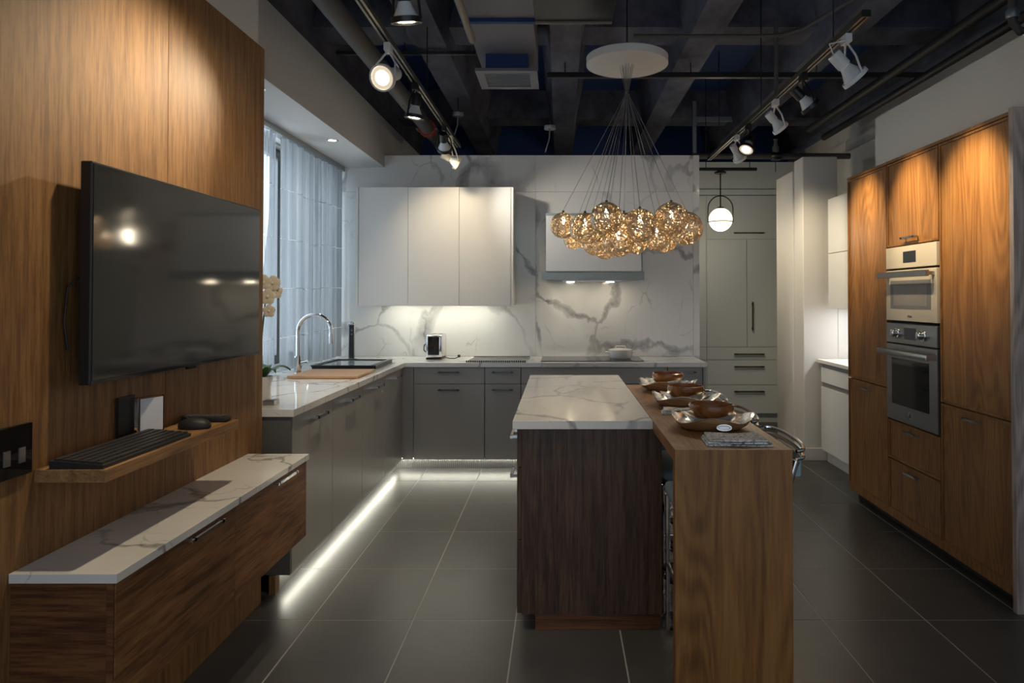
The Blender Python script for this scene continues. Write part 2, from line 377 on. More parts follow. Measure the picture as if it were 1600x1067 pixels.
# upper cream oven
A, B = y0+.009, y1-.009; XO = XT-.014
def lettering(text, size, loc, rot, m, parent, name='lettering'):
    c = bpy.data.curves.new('lettering','FONT'); c.body = text; c.size = size; c.align_x = 'CENTER'; c.extrude = .0004
    tmp = bpy.data.objects.new('tmp', c); COL.objects.link(tmp)
    dg = bpy.context.evaluated_depsgraph_get(); dg.update(); me = bpy.data.meshes.new_from_object(tmp.evaluated_get(dg)); bpy.data.objects.remove(tmp)
    mm = Matrix.Translation(Vector(loc)-ORG[parent]) @ rot.to_4x4(); me.transform(mm); me.materials.clear(); me.materials.append(M[m])
    o = bpy.data.objects.new(name, me); COL.objects.link(o); o.parent = parent; ORG[o] = ORG[parent]; return o
RX = Matrix(((0,0,-1),(-1,0,0),(0,1,0)))      # text facing -X, reading along -Y
ov = thing('built_in_oven',((XT+2.7)/2,(y0+y1)/2,1.322),'cream glass compact oven above the grey oven','oven')
box('body','gap',ov,XT+.02,2.70,A+.01,B-.01,1.325,1.786)
pn = box('control_panel','cream',ov,XO,XT+.0195,A,B,1.652,1.786,bev=.002)
box('display','display',pn,XO-.0012,XO-.0001,(A+B)/2-.075,(A+B)/2+.075,1.683,1.752)
dr = box('door','cream',ov,XO,XT+.0195,A,B,1.325,1.640,bev=.002)
box('window','oven_glass',dr,XO-.0015,XO-.0001,A+.06,B-.06,1.40,1.575)
box('window_inner','oven_inner',dr,XO-.002,XO-.0016,A+.10,B-.10,1.42,1.545)
hd = MB().box(XO-.062,XO-.044,A-.005,B+.0,1.592,1.628,bev=.002).box(XO-.045,XO-.0001,A+.02,A+.05,1.600,1.620).box(XO-.045,XO-.0001,B-.05,B-.02,1.600,1.620).build('handle','steel',dr)
lettering('Miele',.024,(XO-.0006,(A+B)/2,1.347),RX,'dark_steel',dr)
# lower grey oven
og = thing('built_in_oven',((XT+2.7)/2,(y0+y1)/2,.695),'grey steel oven with two knobs and dark window below the cream oven','oven')
box('body','gap',og,XT+.02,2.70,A+.01,B-.01,.698,1.318)
pn = box('control_panel','oven_steel',og,XO,XT+.0195,A,B,1.185,1.308,bev=.002)
box('display','display',pn,XO-.0012,XO-.0001,(A+B)/2-.07,(A+B)/2+.07,1.213,1.285)
for yy in ((A+B)/2-.155,(A+B)/2+.155):
    kb = MB().lathe((XO-.0001,yy,1.247),[(.033,0),(.033,.008),(.024,.012),(.023,.036),(.018,.040),(0.0005,.040)],24,(-1,0,0)).build('knob','chrome',pn)
    MB().box(XO-.047,XO-.041,yy-.003,yy+.003,1.229,1.265).build('knob_pointer','steel',kb)
dr = box('door','oven_steel',og,XO,XT+.0195,A,B,.698,1.176,bev=.002)
box('window','dark_glass',dr,XO-.0015,XO-.0001,A+.085,B-.07,.80,1.09)
MB().box(XO-.066,XO-.046,A+.0,B-.0,1.112,1.146,bev=.004,seg=2).box(XO-.047,XO-.0001,A+.008,A+.045,1.116,1.142).box(XO-.047,XO-.0001,B-.045,B-.008,1.116,1.142).build('handle','steel',dr)
em = MB().lathe((XO-.0001,(A+B)/2,.752),[(.026,0),(.026,.002),(.022,.003),(.0005,.003)],24,(-1,0,0)).build('emblem','chrome',dr)
MB().prism([((A+B)/2-.014,.742),((A+B)/2+.014,.742),((A+B)/2+.004,.768),((A+B)/2-.004,.768)],XO-.0045,XO-.0032,'x').build('emblem_bell','dark_steel',em)

# ------------------------------------------------------------------ white kitchen at the far right
t = thing('base_cabinet',(2.6,5.65,0),'glossy white base cabinet with grey finger channels beyond the walnut cupboards','cabinet')
box('body','white_cab',t,2.375,2.93,5.09,6.15,.10,.884); box('plinth','white_paint',t,2.40,2.9,5.09,6.15,0,.0995)
box('drawer','white_gloss',t,2.345,2.3745,5.09,6.145,.715,.848,bev=.001); box('door','white_gloss',t,2.345,2.3745,5.09,6.145,.11,.672,bev=.001)
for z in (.85,.674): box('finger_channel','grey_channel',t,2.362,2.3745,5.09,6.15,z,z+.034)
tag(MB().box(2.32,2.934,5.07,6.176,.885,.915,bev=.002).build('worktop','white_cab'),'white worktop on the glossy white base cabinet','worktop')
t = thing('wall_cabinet',(2.75,5.75,1.37),'white wall cabinet with two stacked flaps beside the walnut cupboards','cabinet')
box('body','white_cab',t,2.42,2.934,5.2,6.1,1.372,2.345,bev=.001)
for a, b in ((1.372,1.856),(1.862,2.345)): box('flap','white_gloss',t,2.398,2.4195,5.2,6.1,a,b,bev=.001)
box('led_strip','led_cool',t,2.6,2.63,5.3,6.0,1.366,1.3715)
t = thing('outlet',(2.93,5.8,1.05),'white wall outlet above the white worktop','outlet')
box('plate','white_plastic',t,2.928,2.9345,5.72,5.80,1.0,1.115,bev=.001); box('socket','white_gloss',t,2.926,2.9275,5.74,5.78,1.02,1.095)

# ------------------------------------------------------------------ pantry
YP = 8.0
t = thing('pantry_cupboard',(2.2,8.3,0),'pale pantry cupboard with bronze bar handles past the marble wall','cupboard')
box('body','pantry',t,1.40,2.93,YP+.021,8.61,.108,2.668); box('plinth','pantry',t,1.40,2.93,YP+.06,8.6,0,.1075)
def pd(name,a,b,c,d): return box(name,'pantry',t,a+.003,b-.003,YP,YP+.0205,c+.003,d-.003,bev=.0015)
pd('filler',1.40,1.71,.738,.888); pd('filler',1.40,1.71,.888,2.665); pd('filler',1.40,1.71,.11,.738); pd('filler',2.70,2.93,.11,2.665)
for n, a, b, c, d, hz in (('flap',1.717,2.70,2.151,2.665,2.222),('drawer',1.717,2.70,.738,.888,.806),('drawer',1.717,2.70,.446,.738,.66),('drawer',1.717,2.70,.11,.446,.372)):
    o = pd(n,a,b,c,d); bar_handle(o,(2.208,YP,hz),'x',.335,(0,-1,0),'bronze',.008)
pd('door',1.717,2.19,.888,2.151); o = pd('door',2.19,2.70,.888,2.151); bar_handle(o,(2.25,YP,1.25),'z',.32,(0,-1,0),'bronze',.008)

# ------------------------------------------------------------------ grey base units
XL, YB = -1.34, 5.82
TOE = .093
def base_left(y0, y1, lab):
    t = thing('base_cabinet',(-1.7,(y0+y1)/2,0),lab,'cabinet','grey base cabinets')
    box('body','gap',t,-2.08,XL-.0205,y0+.001,y1-.001,TOE,.878)
    d = box('door','grey_cab',t,XL-.02,XL,y0+.003,y1-.003,TOE,.874,bev=.001)
    bar_handle(d,(XL,(y0+y1)/2+.03,.825),'y',.17,(1,0,0),'chrome',.008,.034)
    return t
Yl = [3.43,4.036,4.645,5.255,5.77]
for k, lab in enumerate(('grey base cabinet at the end beside the walnut panelling','second grey base cabinet under the window from the walnut panelling','third grey base cabinet under the window from the walnut panelling','grey base cabinet under the window next to the corner')):
    base_left(Yl[k], Yl[k+1], lab)
tag(MB().box(-2.08,XL,3.408,3.4295,TOE,.878,bev=.001).build('end_panel','grey_side'),'dark grey end panel of the window cabinets','panel')
t = thing('corner_filler',(-1.3,5.8,0),'grey corner filler where the two cabinet runs meet','filler')
box('left_strip','grey_cab',t,XL-.02,XL,5.772,5.8195,TOE,.874); box('back_strip','grey_cab',t,XL+.0005,-1.248,YB,YB+.02,TOE,.874)
pl = thing('plinth',(-1.45,4.6,0),'recessed lit plinth under the grey cabinets along the window','plinth')
box('board','grey_channel',pl,-1.44,-1.41,3.45,5.90,0,TOE-.001); box('end_board','walnut_panel',pl,-1.44,-1.408,3.40,3.449,0,TOE-.001)
box('led_strip','led',pl,-1.404,-1.394,3.47,5.86,TOE-.008,TOE-.0012)
pl = thing('plinth',(0,5.9,0),'recessed lit plinth with modelled LED reflections under the grey cabinets along the marble wall','plinth')
box('board','grey_channel',pl,-1.41,1.22,5.905,5.935,0,TOE-.001)
box('led_strip','led',pl,-1.37,1.2,5.885,5.895,TOE-.008,TOE-.0012)
glint = None  # LED reflection on the plinth, modelled as a row of thin steel strips
for k in range(150):
    x = -1.40+k*.0174
    if glint is None: glint = box('led_glint','steel',pl,x,x+.007,5.899,5.9048,.004,TOE-.003)
    else: copy_part(glint, pl, (k*.0174,0,0))
def base_back(x0, x1, lab, parts, hl=.17, ends=False):
    t = thing('base_cabinet',((x0+x1)/2,6.1,0),lab,'cabinet','grey base cabinets')
    box('body','gap',t,x0+.001,x1-.001,YB+.0205,6.43,TOE,.878)
    for n, z0, z1, hz in parts:
        d = box(n,'grey_cab',t,x0+.003,x1-.003,YB,YB+.02,z0,z1,bev=.001)
        if hz: bar_handle(d,((x0+x1)/2,YB,hz),'x',hl,(0,-1,0),'dark_steel')
DP = (('drawer',.735,.874,.835),('door',TOE,.731,.685))
base_back(-1.246,-.641,'wide grey base cabinet with drawer below the toaster',DP)
base_back(-.641,-.333,'narrow grey base cabinet with drawer below the drying rack',DP)
base_back(-.333,.916,'grey base cabinet below the cooktop',(('drawer',.735,.874,None),('drawer',.42,.731,.685),('drawer',TOE,.416,.37)),.3)
base_back(.916,1.215,'narrow grey base cabinet at the right end of the marble wall',DP)
tag(MB().box(1.2155,1.235,5.80,6.43,0,.878).build('end_panel','grey_cab'),'grey end panel at the right of the cooktop run','panel')
# worktops
wt_ = MB().prism([(-2.20,3.395),(-1.32,3.395),(-1.32,5.798),(1.252,5.798),(1.252,6.444),(-2.20,6.444)],.879,.914,'z').build('worktop','marble_top')
tag(wt_,'L-shaped white marble worktop on the grey cabinets','worktop')
# ------------------------------------------------------------------ wall cabinets, hood
t = thing('wall_cabinet',(-1.12,6.27,1.393),'white three-door wall cabinet on the marble wall','cabinet')
box('body','white_cab',t,-1.822,-.419,6.122,6.444,1.402,2.454,bev=.001)
xs = [-1.802,-1.36,-.903,-.440]
for k in range(3): box('door','white_cab',t,xs[k]+.0015,xs[k+1]-.0015,6.10,6.1215,1.393,2.456,bev=.001)
for a, b in ((-1.824,-1.804),(-.438,-.418)): box('side_panel','white_cab',t,a,b,6.098,6.1215,1.393,2.456)
box('led_strip','led',t,-1.6,-.6,6.25,6.27,1.3955,1.4015)
t = thing('range_hood',(.3,6.3,1.62),'white glass angled range hood above the cooktop','hood')
MB().prism([(6.10,1.66),(6.444,1.63),(6.444,2.23),(6.16,2.23)],-.13,.74,'x').build('body','hood_glass',t)
MB().prism([(6.075,1.705),(6.085,1.70),(6.148,2.20),(6.138,2.205)],-.125,.725,'x').build('front_glass','white_gloss',t)
MB().prism([(6.07,1.625),(6.09,1.625),(6.11,1.70),(6.085,1.70)],-.165,.75,'x').build('lower_glass','hood_glass',t)
box('filter_base','steel',t,0.02,.56,6.12,6.42,1.612,1.6295)
for x in (.095,.455): MB().lathe((x,6.2,1.611),[(.035,0),(.035,-.004),(.0005,-.0045)],20).build('hood_lamp','led_warm',t)

# ------------------------------------------------------------------ island
t = thing('island_cabinet',(.1,3.9,0),'dark walnut kitchen island cabinet with drawers on its left side','island')
box('body','walnut_dark',t,-.168,.405,3.055,4.72,.075,.893)
MB().box(-.17,.407,3.03,3.0545,.075,.893).box(.4071,.45,3.03,3.0545,.075,.884).build('end_panel','walnut_dark',t)
box('plinth','walnut_plinth',t,-.11,.445,3.045,4.68,0,.0745)
ys = [3.034,3.6,4.16,4.72]
for k in range(3):
    for z0, z1, hz in ((.72,.888,.875),(.40,.716,.70),(.078,.396,.375)):
        d = box('drawer','walnut_dark',t,-.19,-.1705,ys[k]+.002,ys[k+1]-.002,z0,z1,bev=.001)
        if z0 > .3: bar_handle(d,(-.19,ys[k]+.12,hz-.03),'y',.16,(-1,0,0),'chrome')
tag(MB().box(-.208,.4075,3.0,4.765,.8935,.93,bev=.0015).build('island_worktop','marble_top'),'white veined marble worktop of the island','worktop')
t = thing('bar_counter',(.617,3.3,0),'oak breakfast bar with waterfall leg beside the island','bar counter')
MB().prism([(2.434,.93),(4.23,.93),(4.23,.885),(2.479,.885)],.4085,.826,'x').build('top','oak_top',t)
MB().prism([(2.434,.9298),(2.4788,.885),(2.4788,0),(2.434,0)],.4085,.826,'x').build('leg_panel','oak_leg',t)
# stools
def stool(y, lab):
    x = .70; t = thing('bar_stool',(x,y,0),lab,'stool','bar stools')
    for s in (-1,1):
        yy = y+s*.225
        MB().tube([(x-.225,yy,.012),(x+.10,yy,.012)],.010,8).build('floor_bar','chrome',t)
        MB().tube([(x-.225,yy,.012),(x-.225,yy,.60)],.011,8).build('leg','chrome',t)
        MB().tube([(x+.10,yy,.012),(x+.105,yy,.60),(x+.185,yy,.86)],[.011,.012,.016],10).build('leg','chrome',t)
        MB().tube([(x-.225,yy,.30),(x+.102,yy,.30)],.007,8).build('foot_rung','chrome',t)
        pts = [(x-.235+.30*u, yy+.012*s, .63-.36*u**1.3) for u in [i/8 for i in range(9)]]
        MB().tube(pts,.013,8).build('brace','black',t)
        pts = [(x-.235+.30*u, yy+.012*s, .24-.20*u) for u in [i/4 for i in range(5)]]
        MB().tube(pts,.014,8).build('brace','black',t)
    MB().tube([(x-.225,y-.225,.30),(x-.225,y+.225,.30)],.009,8).build('foot_rung','chrome',t)
    MB().box(x-.24,x+.10,y-.235,y+.235,.605,.665,bev=.022,seg=3).build('seat','seat_blue',t)
    for dz in (0,-.028):
        pts = [(x+.185+.055*math.sin(math.pi*i/16)**.6, y-.235*math.cos(math.pi*i/16), .895+dz+.012*math.sin(math.pi*i/16)) for i in range(17)]
        MB().tube(pts,.008,8).build('back_rail','chrome',t)
    pts = []
    mb = MB(); n = 12
    for i in range(n+1):
        a = math.pi*i/n
        px_, py_ = x+.182+.052*math.sin(a)**.6, y-.228*math.cos(a)
        pts += [(px_,py_,.80),(px_,py_,.862),(px_-.008,py_,.862),(px_-.008,py_,.80)]
    fs = [(4*i+k,4*i+(k+1)%4,4*i+4+(k+1)%4,4*i+4+k) for i in range(n) for k in range(4)]
    mb.add(pts,fs,True).build('back_pad','seat_blue',t)
stool(2.80,'chrome bar stool nearest the waterfall leg of the oak bar'); stool(3.40,'middle chrome bar stool of three at the oak bar'); stool(3.99,'chrome bar stool at the far end of the oak bar')
# place settings
def setting(y, k):
    nm = ('nearest the napkin','in the middle of the oak bar','at the far end of the oak bar')[k]
    x = .628; z = .9305; ph = .6+k*.3
    def wave(r, h, a): q = max(0,(r-.09)/.08); return (r*(1+.05*q*math.cos(3*a+ph)), h+.014*q*min(1,h/.04)*math.cos(4*a+ph))
    t = thing('serving_tray',(x,y,z),'wooden serving tray lined with wavy silver '+nm,'tray','wooden trays on the oak bar')
    MB().lathe((x,y,z),[(.0005,0),(.105,0),(.125,.004),(.150,.022),(.163,.046),(.158,.047),(.140,.022),(.11,.010),(.0005,.010)],48,wave=wave).build('body','tray_wood',t)
    MB().lathe((x,y,z),[(.168,.047),(.169,.0505),(.160,.0515),(.142,.026),(.112,.0135),(.0005,.0125),(.0005,.0108),(.11,.0108),(.1405,.0235),(.1575,.0478),(.168,.047)],48,wave=wave).build('lining','silver',t)
    mb = MB(); n = 20
    vs = [(x+.028*math.cos(2*math.pi*i/n)+.02, y-.1555+.004*math.sin(2*math.pi*i/n), z+.026+.010*math.sin(2*math.pi*i/n)) for i in range(n)]
    mb.tube(vs,.004,6,closed=True).add(vs,[tuple(range(n))]).build('handle_hole','silver',t)
    def wv2(r, h, a): q = max(0,(r-.07)/.06); return (r*(1+.06*q*math.cos(3*a+ph+1)), h+.010*q*min(1,h/.04)*math.cos(3*a+ph+2))
    p = MB().lathe((x,y,z+.0135),[(.0005,0),(.07,0),(.095,.024),(.122,.044),(.123,.047),(.093,.028),(.068,.004),(.0005,.004)],48,wave=wv2).build('plate','silver')
    tag(p,'wavy silver plate in the tray '+nm,'plate','silver plates on the oak bar')
    b = MB().lathe((x+.005,y,z+.0185),[(.0005,0),(.040,0),(.062,.012),(.085,.040),(.0925,.062),(.089,.078),(.085,.080),(.083,.074),(.086,.060),(.078,.040),(.056,.016),(.0005,.010)],40).build('bowl','bowl_wood')
    tag(b,'round wooden bowl on the silver plate '+nm,'bowl','wooden bowls on the oak bar')
for k, y in enumerate((2.86,3.45,4.02)): setting(y, k)
def napkin(x0,x1,y0,y1,lab):
    t = thing('napkin',((x0+x1)/2,(y0+y1)/2,.9305),lab,'napkin','folded napkins')
    for i, (s, z) in enumerate(((0,.9307),(.006,.9385),(.012,.9465))):
        n = 10; vs = []
        for a in range(n+1):
            for b in range(n+1):
                u, v = a/n, b/n
                vs.append((x0+s+(x1-x0-2*s)*u+.03*(v)*(.5-u)*.6, y0+s*.5+(y1-y0-s)*v+.006*math.sin(5*u+i), z+.0045+.0018*math.sin(7*u+3*v+i*2)))
        m = len(vs); q = [(a*(n+1)+b,(a+1)*(n+1)+b,(a+1)*(n+1)+b+1,a*(n+1)+b+1) for a in range(n) for b in range(n)]
        lo = [(vx,vy,max(z-.0002,vz-.0065)) for vx,vy,vz in vs]
        rim = [a*(n+1) for a in range(n+1)]+[n*(n+1)+b for b in range(1,n+1)]+[a*(n+1)+n for a in range(n-1,-1,-1)]+[b for b in range(n-1,0,-1)]
        mb = MB().add(vs+lo, q+[tuple(m+j for j in f[::-1]) for f in q]+[(rim[j],rim[(j+1)%len(rim)],m+rim[(j+1)%len(rim)],m+rim[j]) for j in range(len(rim))], True)
        mb.build('fold','napkin',t)
napkin(.535,.775,2.49,2.645,'grey and white patterned folded napkin at the near end of the bar')
napkin(.47,.66,3.16,3.25,'patterned folded napkin between the first two trays')

# ------------------------------------------------------------------ media wall
t = thing('media_cabinet',(-1.3,2.48,.375),'floating walnut media cabinet with two flap doors under the television','cabinet')
box('body','walnut_end',t,-1.4395,-1.188,1.80,3.155,.378,.7245)
box('end_strip','walnut_end',t,-1.1875,-1.169,1.80,1.804,.378,.7245)
for a, b, hy in ((1.805,2.466,2.24),(2.470,3.155,2.885)):
    d = box('flap_door','walnut_rail',t,-1.187,-1.167,a,b,.378,.7235,bev=.001)
    bar_handle(d,(-1.167,hy,.7125),'y',.20,(1,0,0),'chrome',.005,.022)
tag(MB().box(-1.4395,-1.157,1.793,3.162,.725,.75,bev=.001).build('media_worktop','marble_top'),'white marble slab on the floating walnut cabinet','worktop')
tag(MB().box(-1.4395,-1.243,1.876,2.647,.965,1.0,bev=.001).build('wall_shelf','oak_shelf'),'slim wooden wall shelf under the television','shelf')
t = thing('television',(-1.38,2.54,1.217),'large black flat television on the walnut panelling','television')
box('body','black',t,-1.395,-1.3615,1.98,3.094,1.217,1.87,bev=.003)
box('screen','screen',t,-1.3612,-1.3595,1.988,3.086,1.23,1.863)
box('bezel','black_gloss',t,-1.3612,-1.3590,1.982,3.092,1.2185,1.2295)
box('wall_mount','black',t,-1.4395,-1.3955,2.3,2.8,1.4,1.7)
box('sensor','black_gloss',t,-1.37,-1.36,2.50,2.56,1.209,1.2168)
MB().tube([(-1.40,2.02,1.55),(-1.425,1.975,1.5),(-1.43,1.97,1.4),(-1.43,1.985,1.32)],.003,6).build('cable','black',t)
t = thing('keyboard',(-1.335,2.13,1.0),'black computer keyboard on the wall shelf','keyboard')
MB().prism([(-1.405,1.001),(-1.255,1.001),(-1.255,1.010),(-1.405,1.022)],1.885,2.33).build('case','rubber',t)
mb = MB()
for r in range(6):
    x1 = -1.263-r*.0228; n = 21
    for c in range(n):
        a = 1.892+c*.0207
        if r == 0 and 4 <= c <= 8: continue
        zz = 1.0110+(r+.5)*.0018
        mb.box(x1-.0195,x1,a,a+.0178,zz-.002,zz+.0055)
mb.box(-1.2825,-1.263,1.975,2.076,1.0105,1.0165)
mb.build('keys','key',t)['kind'] = 'stuff'
t = thing('computer_mouse',(-1.315,2.465,1.0),'black computer mouse beside the keyboard','mouse')
mb = MB().sphere((-1.315,2.465,1.0105),.034,24,14,(1.72,1.0,.86)); mb.v = [(x,y,max(z,1.001)) for x,y,z in mb.v]
mb.build('shell','rubber',t)
MB().cyl((-1.345,2.4605,1.0355),(-1.345,2.4695,1.0355),.006,12).build('scroll_wheel','black',t)
t = thing('remote_control',(-1.345,2.605,1.0),'black remote control across the end of the wall shelf','remote')
MB().box(-1.432,-1.258,2.582,2.628,1.001,1.022,bev=.007,seg=2).build('case','rubber',t)
mb = MB()
for i in range(9):
    for j in range(3): mb.box(-1.42+i*.0165,-1.41+i*.0165,2.588+j*.012,2.596+j*.012,1.0215,1.0245)
mb.build('buttons','grey_side',t)['kind'] = 'stuff'
t = thing('card_holder',(-1.40,2.3,1.0),'clear acrylic card holder with blank white card on the shelf','card holder')
MB().box(-1.436,-1.428,2.215,2.30,1.001,1.145).build('backing','black',t)
R = Matrix.Rotation(math.radians(-24),4,'Z')
def rot(mb, c):
    c = Vector(c); mb.v = [tuple(R @ (Vector(v)-c)+c) for v in mb.v]; return mb
C0 = (-1.40,2.34,1.0)
rot(MB().box(-1.412,-1.390,2.290,2.385,1.001,1.135,bev=.002),C0).build('block','acrylic',t)
rot(MB().box(-1.3893,-1.3886,2.297,2.378,1.016,1.130),C0).build('card','paper',t)
t = thing('switch_plate',(-1.43,1.77,1.0),'glossy black switch plate on the walnut panelling','switch plate')
box('plate','black_gloss',t,-1.4395,-1.425,1.66,1.852,1.0,1.135,bev=.002)
for y in (1.765,1.815): box('switch','steel',t,-1.4248,-1.4235,y-.011,y+.011,1.035,1.075)

# ------------------------------------------------------------------ window side: curtains, sink, faucet
tag(MB().box(-2.10,-2.03,3.5,6.43,2.655,2.699).build('curtain_rail','steel'),'slim metal curtain rail under the soffit','rail')
def curtain(y0, y1, off, lab):
    t = thing('curtain',(-2.06,(y0+y1)/2,.93),lab,'curtain','sheer curtain panels')
    n = int((y1-y0)/.012); rnd = random.Random(int(y0*100)); ph = rnd.random()*6
    fx = lambda y: -2.065+off+.014*math.sin(y*46+ph)+.009*math.sin(y*81+2*ph)
    ys = [y0+(y1-y0)*i/n for i in range(n+1)]
    wz = lambda y, z: z+.012*math.sin(y*2.1+off*90)
    zs = [.925,1.18,1.545,1.915,2.285,2.654]; mb = MB()
    for k in range(5):
        lo = (lambda y: zs[0]) if k == 0 else (lambda y, k=k: wz(y,zs[k])+.0035)
        hi = (lambda y: zs[5]) if k == 4 else (lambda y, k=k: wz(y,zs[k+1])-.0035)
        mb.add([(fx(y),y,f(y)) for y in ys for f in (lo,hi)],[(2*i,2*i+2,2*i+3,2*i+1) for i in range(n)],True)
    mb.build('cloth','curtain',t)
    for z in zs[1:5]: MB().tube([(fx(y)+.001,y,wz(y,z)) for y in ys[::2]],.0012,4).build('seam','seam',t)
curtain(3.6,4.93,0,'sheer grey curtain panel beside the walnut wall'); curtain(5.0,5.40,.012,'narrow sheer curtain panel third from the marble wall')
curtain(5.44,5.86,0,'sheer grey curtain panel second from the marble wall'); curtain(5.88,6.40,.012,'sheer grey curtain panel against the marble wall')
t = thing('faucet',(-1.905,4.97,.914),'chrome arched kitchen faucet at the sink','faucet')
MB().lathe((-1.905,4.97,.914),[(.0005,0),(.03,0),(.03,.006),(.024,.01),(.024,.13),(.0005,.132)],20).build('base','chrome',t)
pts = [(-1.905,4.97,1.04),(-1.905,4.97,1.22)]+[(-1.785-.12*math.cos(a),4.97,1.225+.12*math.sin(a)) for a in [math.pi*i/14 for i in range(15)]]+[(-1.665,4.97,1.20)]
MB().tube(pts,.0135,12).build('spout','chrome',t)
MB().cyl((-1.665,4.97,1.21),(-1.665,4.97,1.135),.0165,14).build('spray_head','chrome',t)
MB().tube([(-1.882,4.97,1.0),(-1.845,4.97,1.005),(-1.835,4.97,1.008)],[.011,.011,.013],10).build('lever','chrome',t)
t = thing('kitchen_sink',(-1.65,5.2,.914),'steel sink set into the marble worktop','sink')
mb = MB().box(-1.90,-1.40,4.70,4.72,.9145,.917).box(-1.90,-1.40,5.80,5.82,.9145,.917).box(-1.90,-1.88,4.7205,5.7995,.9145,.917).box(-1.42,-1.40,4.7205,5.7995,.9145,.917)
mb.build('rim','steel',t); box('basin','dark_steel',t,-1.879,-1.421,4.721,5.799,.9143,.9152)
tag(MB().box(-1.862,-1.385,4.665,5.12,.9175,.935,bev=.002).build('cutting_board','board'),'light wooden cutting board across the near end of the sink','cutting board')
t = thing('drain_tray',(-1.7,5.55,.917),'black drain tray with pale glass centre over the sink','tray')
MB().prism([(-1.90,.9175),(-1.45,.9175),(-1.425,.945),(-1.925,.945)],5.27,5.29).prism([(-1.90,.9175),(-1.45,.9175),(-1.425,.945),(-1.925,.945)],5.80,5.82).box(-1.92,-1.88,5.2905,5.7995,.9175,.945).box(-1.465,-1.425,5.2905,5.7995,.9175,.945).build('frame','black',t)
box('glass_insert','hood_glass',t,-1.879,-1.466,5.291,5.799,.93,.938)
t = thing('pop_up_socket',(-1.85,6.09,.914),'black and steel pop-up socket tower in the worktop corner','socket tower')
MB().cyl((-1.855,6.09,.920),(-1.855,6.09,1.235),.030,20).build('column','steel',t)
box('socket_face','black',t,-1.868,-1.826,6.056,6.0625,.93,1.225)
MB().lathe((-1.855,6.09,1.2355),[(.036,0),(.036,.012),(.03,.018),(.0005,.019)],20).build('cap','chrome',t)
MB().lathe((-1.845,6.09,.9145),[(.0005,0),(.06,0),(.058,.006),(.033,.010)],24).build('collar','green',t)
for z in (1.17,1.135): box('socket','dark_steel',t,-1.855,-1.839,6.0545,6.0558,z,z+.016)
# orchid
t = thing('orchid',(-1.56,3.62,.9145),'cream orchid in a glass vase behind the walnut wall edge','plant')
MB().lathe((-1.575,3.62,.9145),[(.0005,0),(.042,0),(.046,.10),(.056,.14),(.053,.14),(.043,.10),(.038,.006),(.0005,.006)],20).build('vase','ceramic',t)
MB().tube([(-1.575,3.62,.93),(-1.58,3.62,1.25),(-1.56,3.62,1.47),(-1.53,3.62,1.58),(-1.505,3.61,1.58)],.004,6).build('stem','leaf',t)
def leaf(parent, a, l, wd, rise, name='leaf', m='leaf', c=(-1.575,3.62,1.04)):
    n = 8; vs = []
    for i in range(n+1):
        u = i/n; r_ = l*u; hw = wd*math.sin(math.pi*min(.98,.08+u*.9))
        z = c[2]+rise*math.sin(u*2.4); d = (math.cos(a),math.sin(a))
        for s, dz in ((-1,0),(0,-.008),(1,0)): vs.append((c[0]+d[0]*r_-d[1]*hw*s, c[1]+d[1]*r_+d[0]*hw*s, z+dz))
    lo = [(x,y,z-.002) for x,y,z in vs]; m_ = len(vs)
    q = [(3*i+k,3*i+k+1,3*i+4+k,3*i+3+k) for i in range(n) for k in (0,1)]
    MB().add(vs+lo, q+[tuple(m_+j for j in f[::-1]) for f in q], True).build(name,m,parent)
for a in (.3,1.7,2.9,4.3,5.6): leaf(t,a,.14,.028,.07)
def flower(c, s):
    f = MB()
    for k in range(5):
        a = 2*math.pi*k/5+.3
        f.sphere((c[0]+.021*s*math.cos(a),c[1]-.004,c[2]+.021*s*math.sin(a)),.021*s,10,6,(1,.22,1))
    o = f.build('flower','petal',t); MB().sphere((c[0],c[1]-.010,c[2]),.009*s,8,6).build('flower_lip','petal',o)
for c, s in (((-1.505,3.585,1.545),1.0),((-1.53,3.58,1.475),1.05),((-1.495,3.60,1.50),.9),((-1.525,3.585,1.40),.85),((-1.55,3.58,1.55),1)): flower(c, s)
t = thing('small_box',(-1.49,3.56,.9145),'small grey box on the worktop beside the vase','box')
box('body','steel',t,-1.535,-1.475,3.53,3.60,.9145,.937,bev=.002); box('top','dark_steel',t,-1.532,-1.478,3.533,3.597,.9372,.9385)
# back counter things
t = thing('toaster',(-1.13,6.2,.914),'black and chrome toaster on the worktop corner','toaster')
MB().box(-1.20,-1.055,6.10,6.36,.928,1.135,bev=.018,seg=3).build('shell','chrome',t)
box('front','black_gloss',t,-1.178,-1.078,6.094,6.0995,.955,1.118,bev=.002)
box('base','black',t,-1.196,-1.059,6.105,6.355,.9145,.9275)
for x in (-1.165,-1.105): box('slot','black',t,x,x+.025,6.14,6.32,1.1352,1.1365)
MB().tube([(-1.20,6.22,1.06),(-1.235,6.22,1.035),(-1.238,6.22,.99),(-1.20,6.22,.955)],.006,8).build('handle','black',t)
MB().tube([(-1.055,6.25,.925),(-1.0,6.20,.9185),(-.95,6.19,.9185),(-.93,6.20,.925),(-.918,6.21,.935)],.004,6).build('cord','black',t)
MB().box(-.93,-.905,6.20,6.23,.925,.95,bev=.004).build('plug','black',t)
t = thing('drying_rack',(-.56,6.1,.914),'roll-up steel drying rack lying on the worktop','rack')
rp = None; n = 28
for k in range(n):
    u = k/(n-1); xn = -.80+.50*u
    if rp is None: rp = MB().cyl((xn,5.86,.9215),(xn+.015,6.30,.9215),.0035,6).build('rod','steel',t)
    else: copy_part(rp,t,(.50*u,0,0))
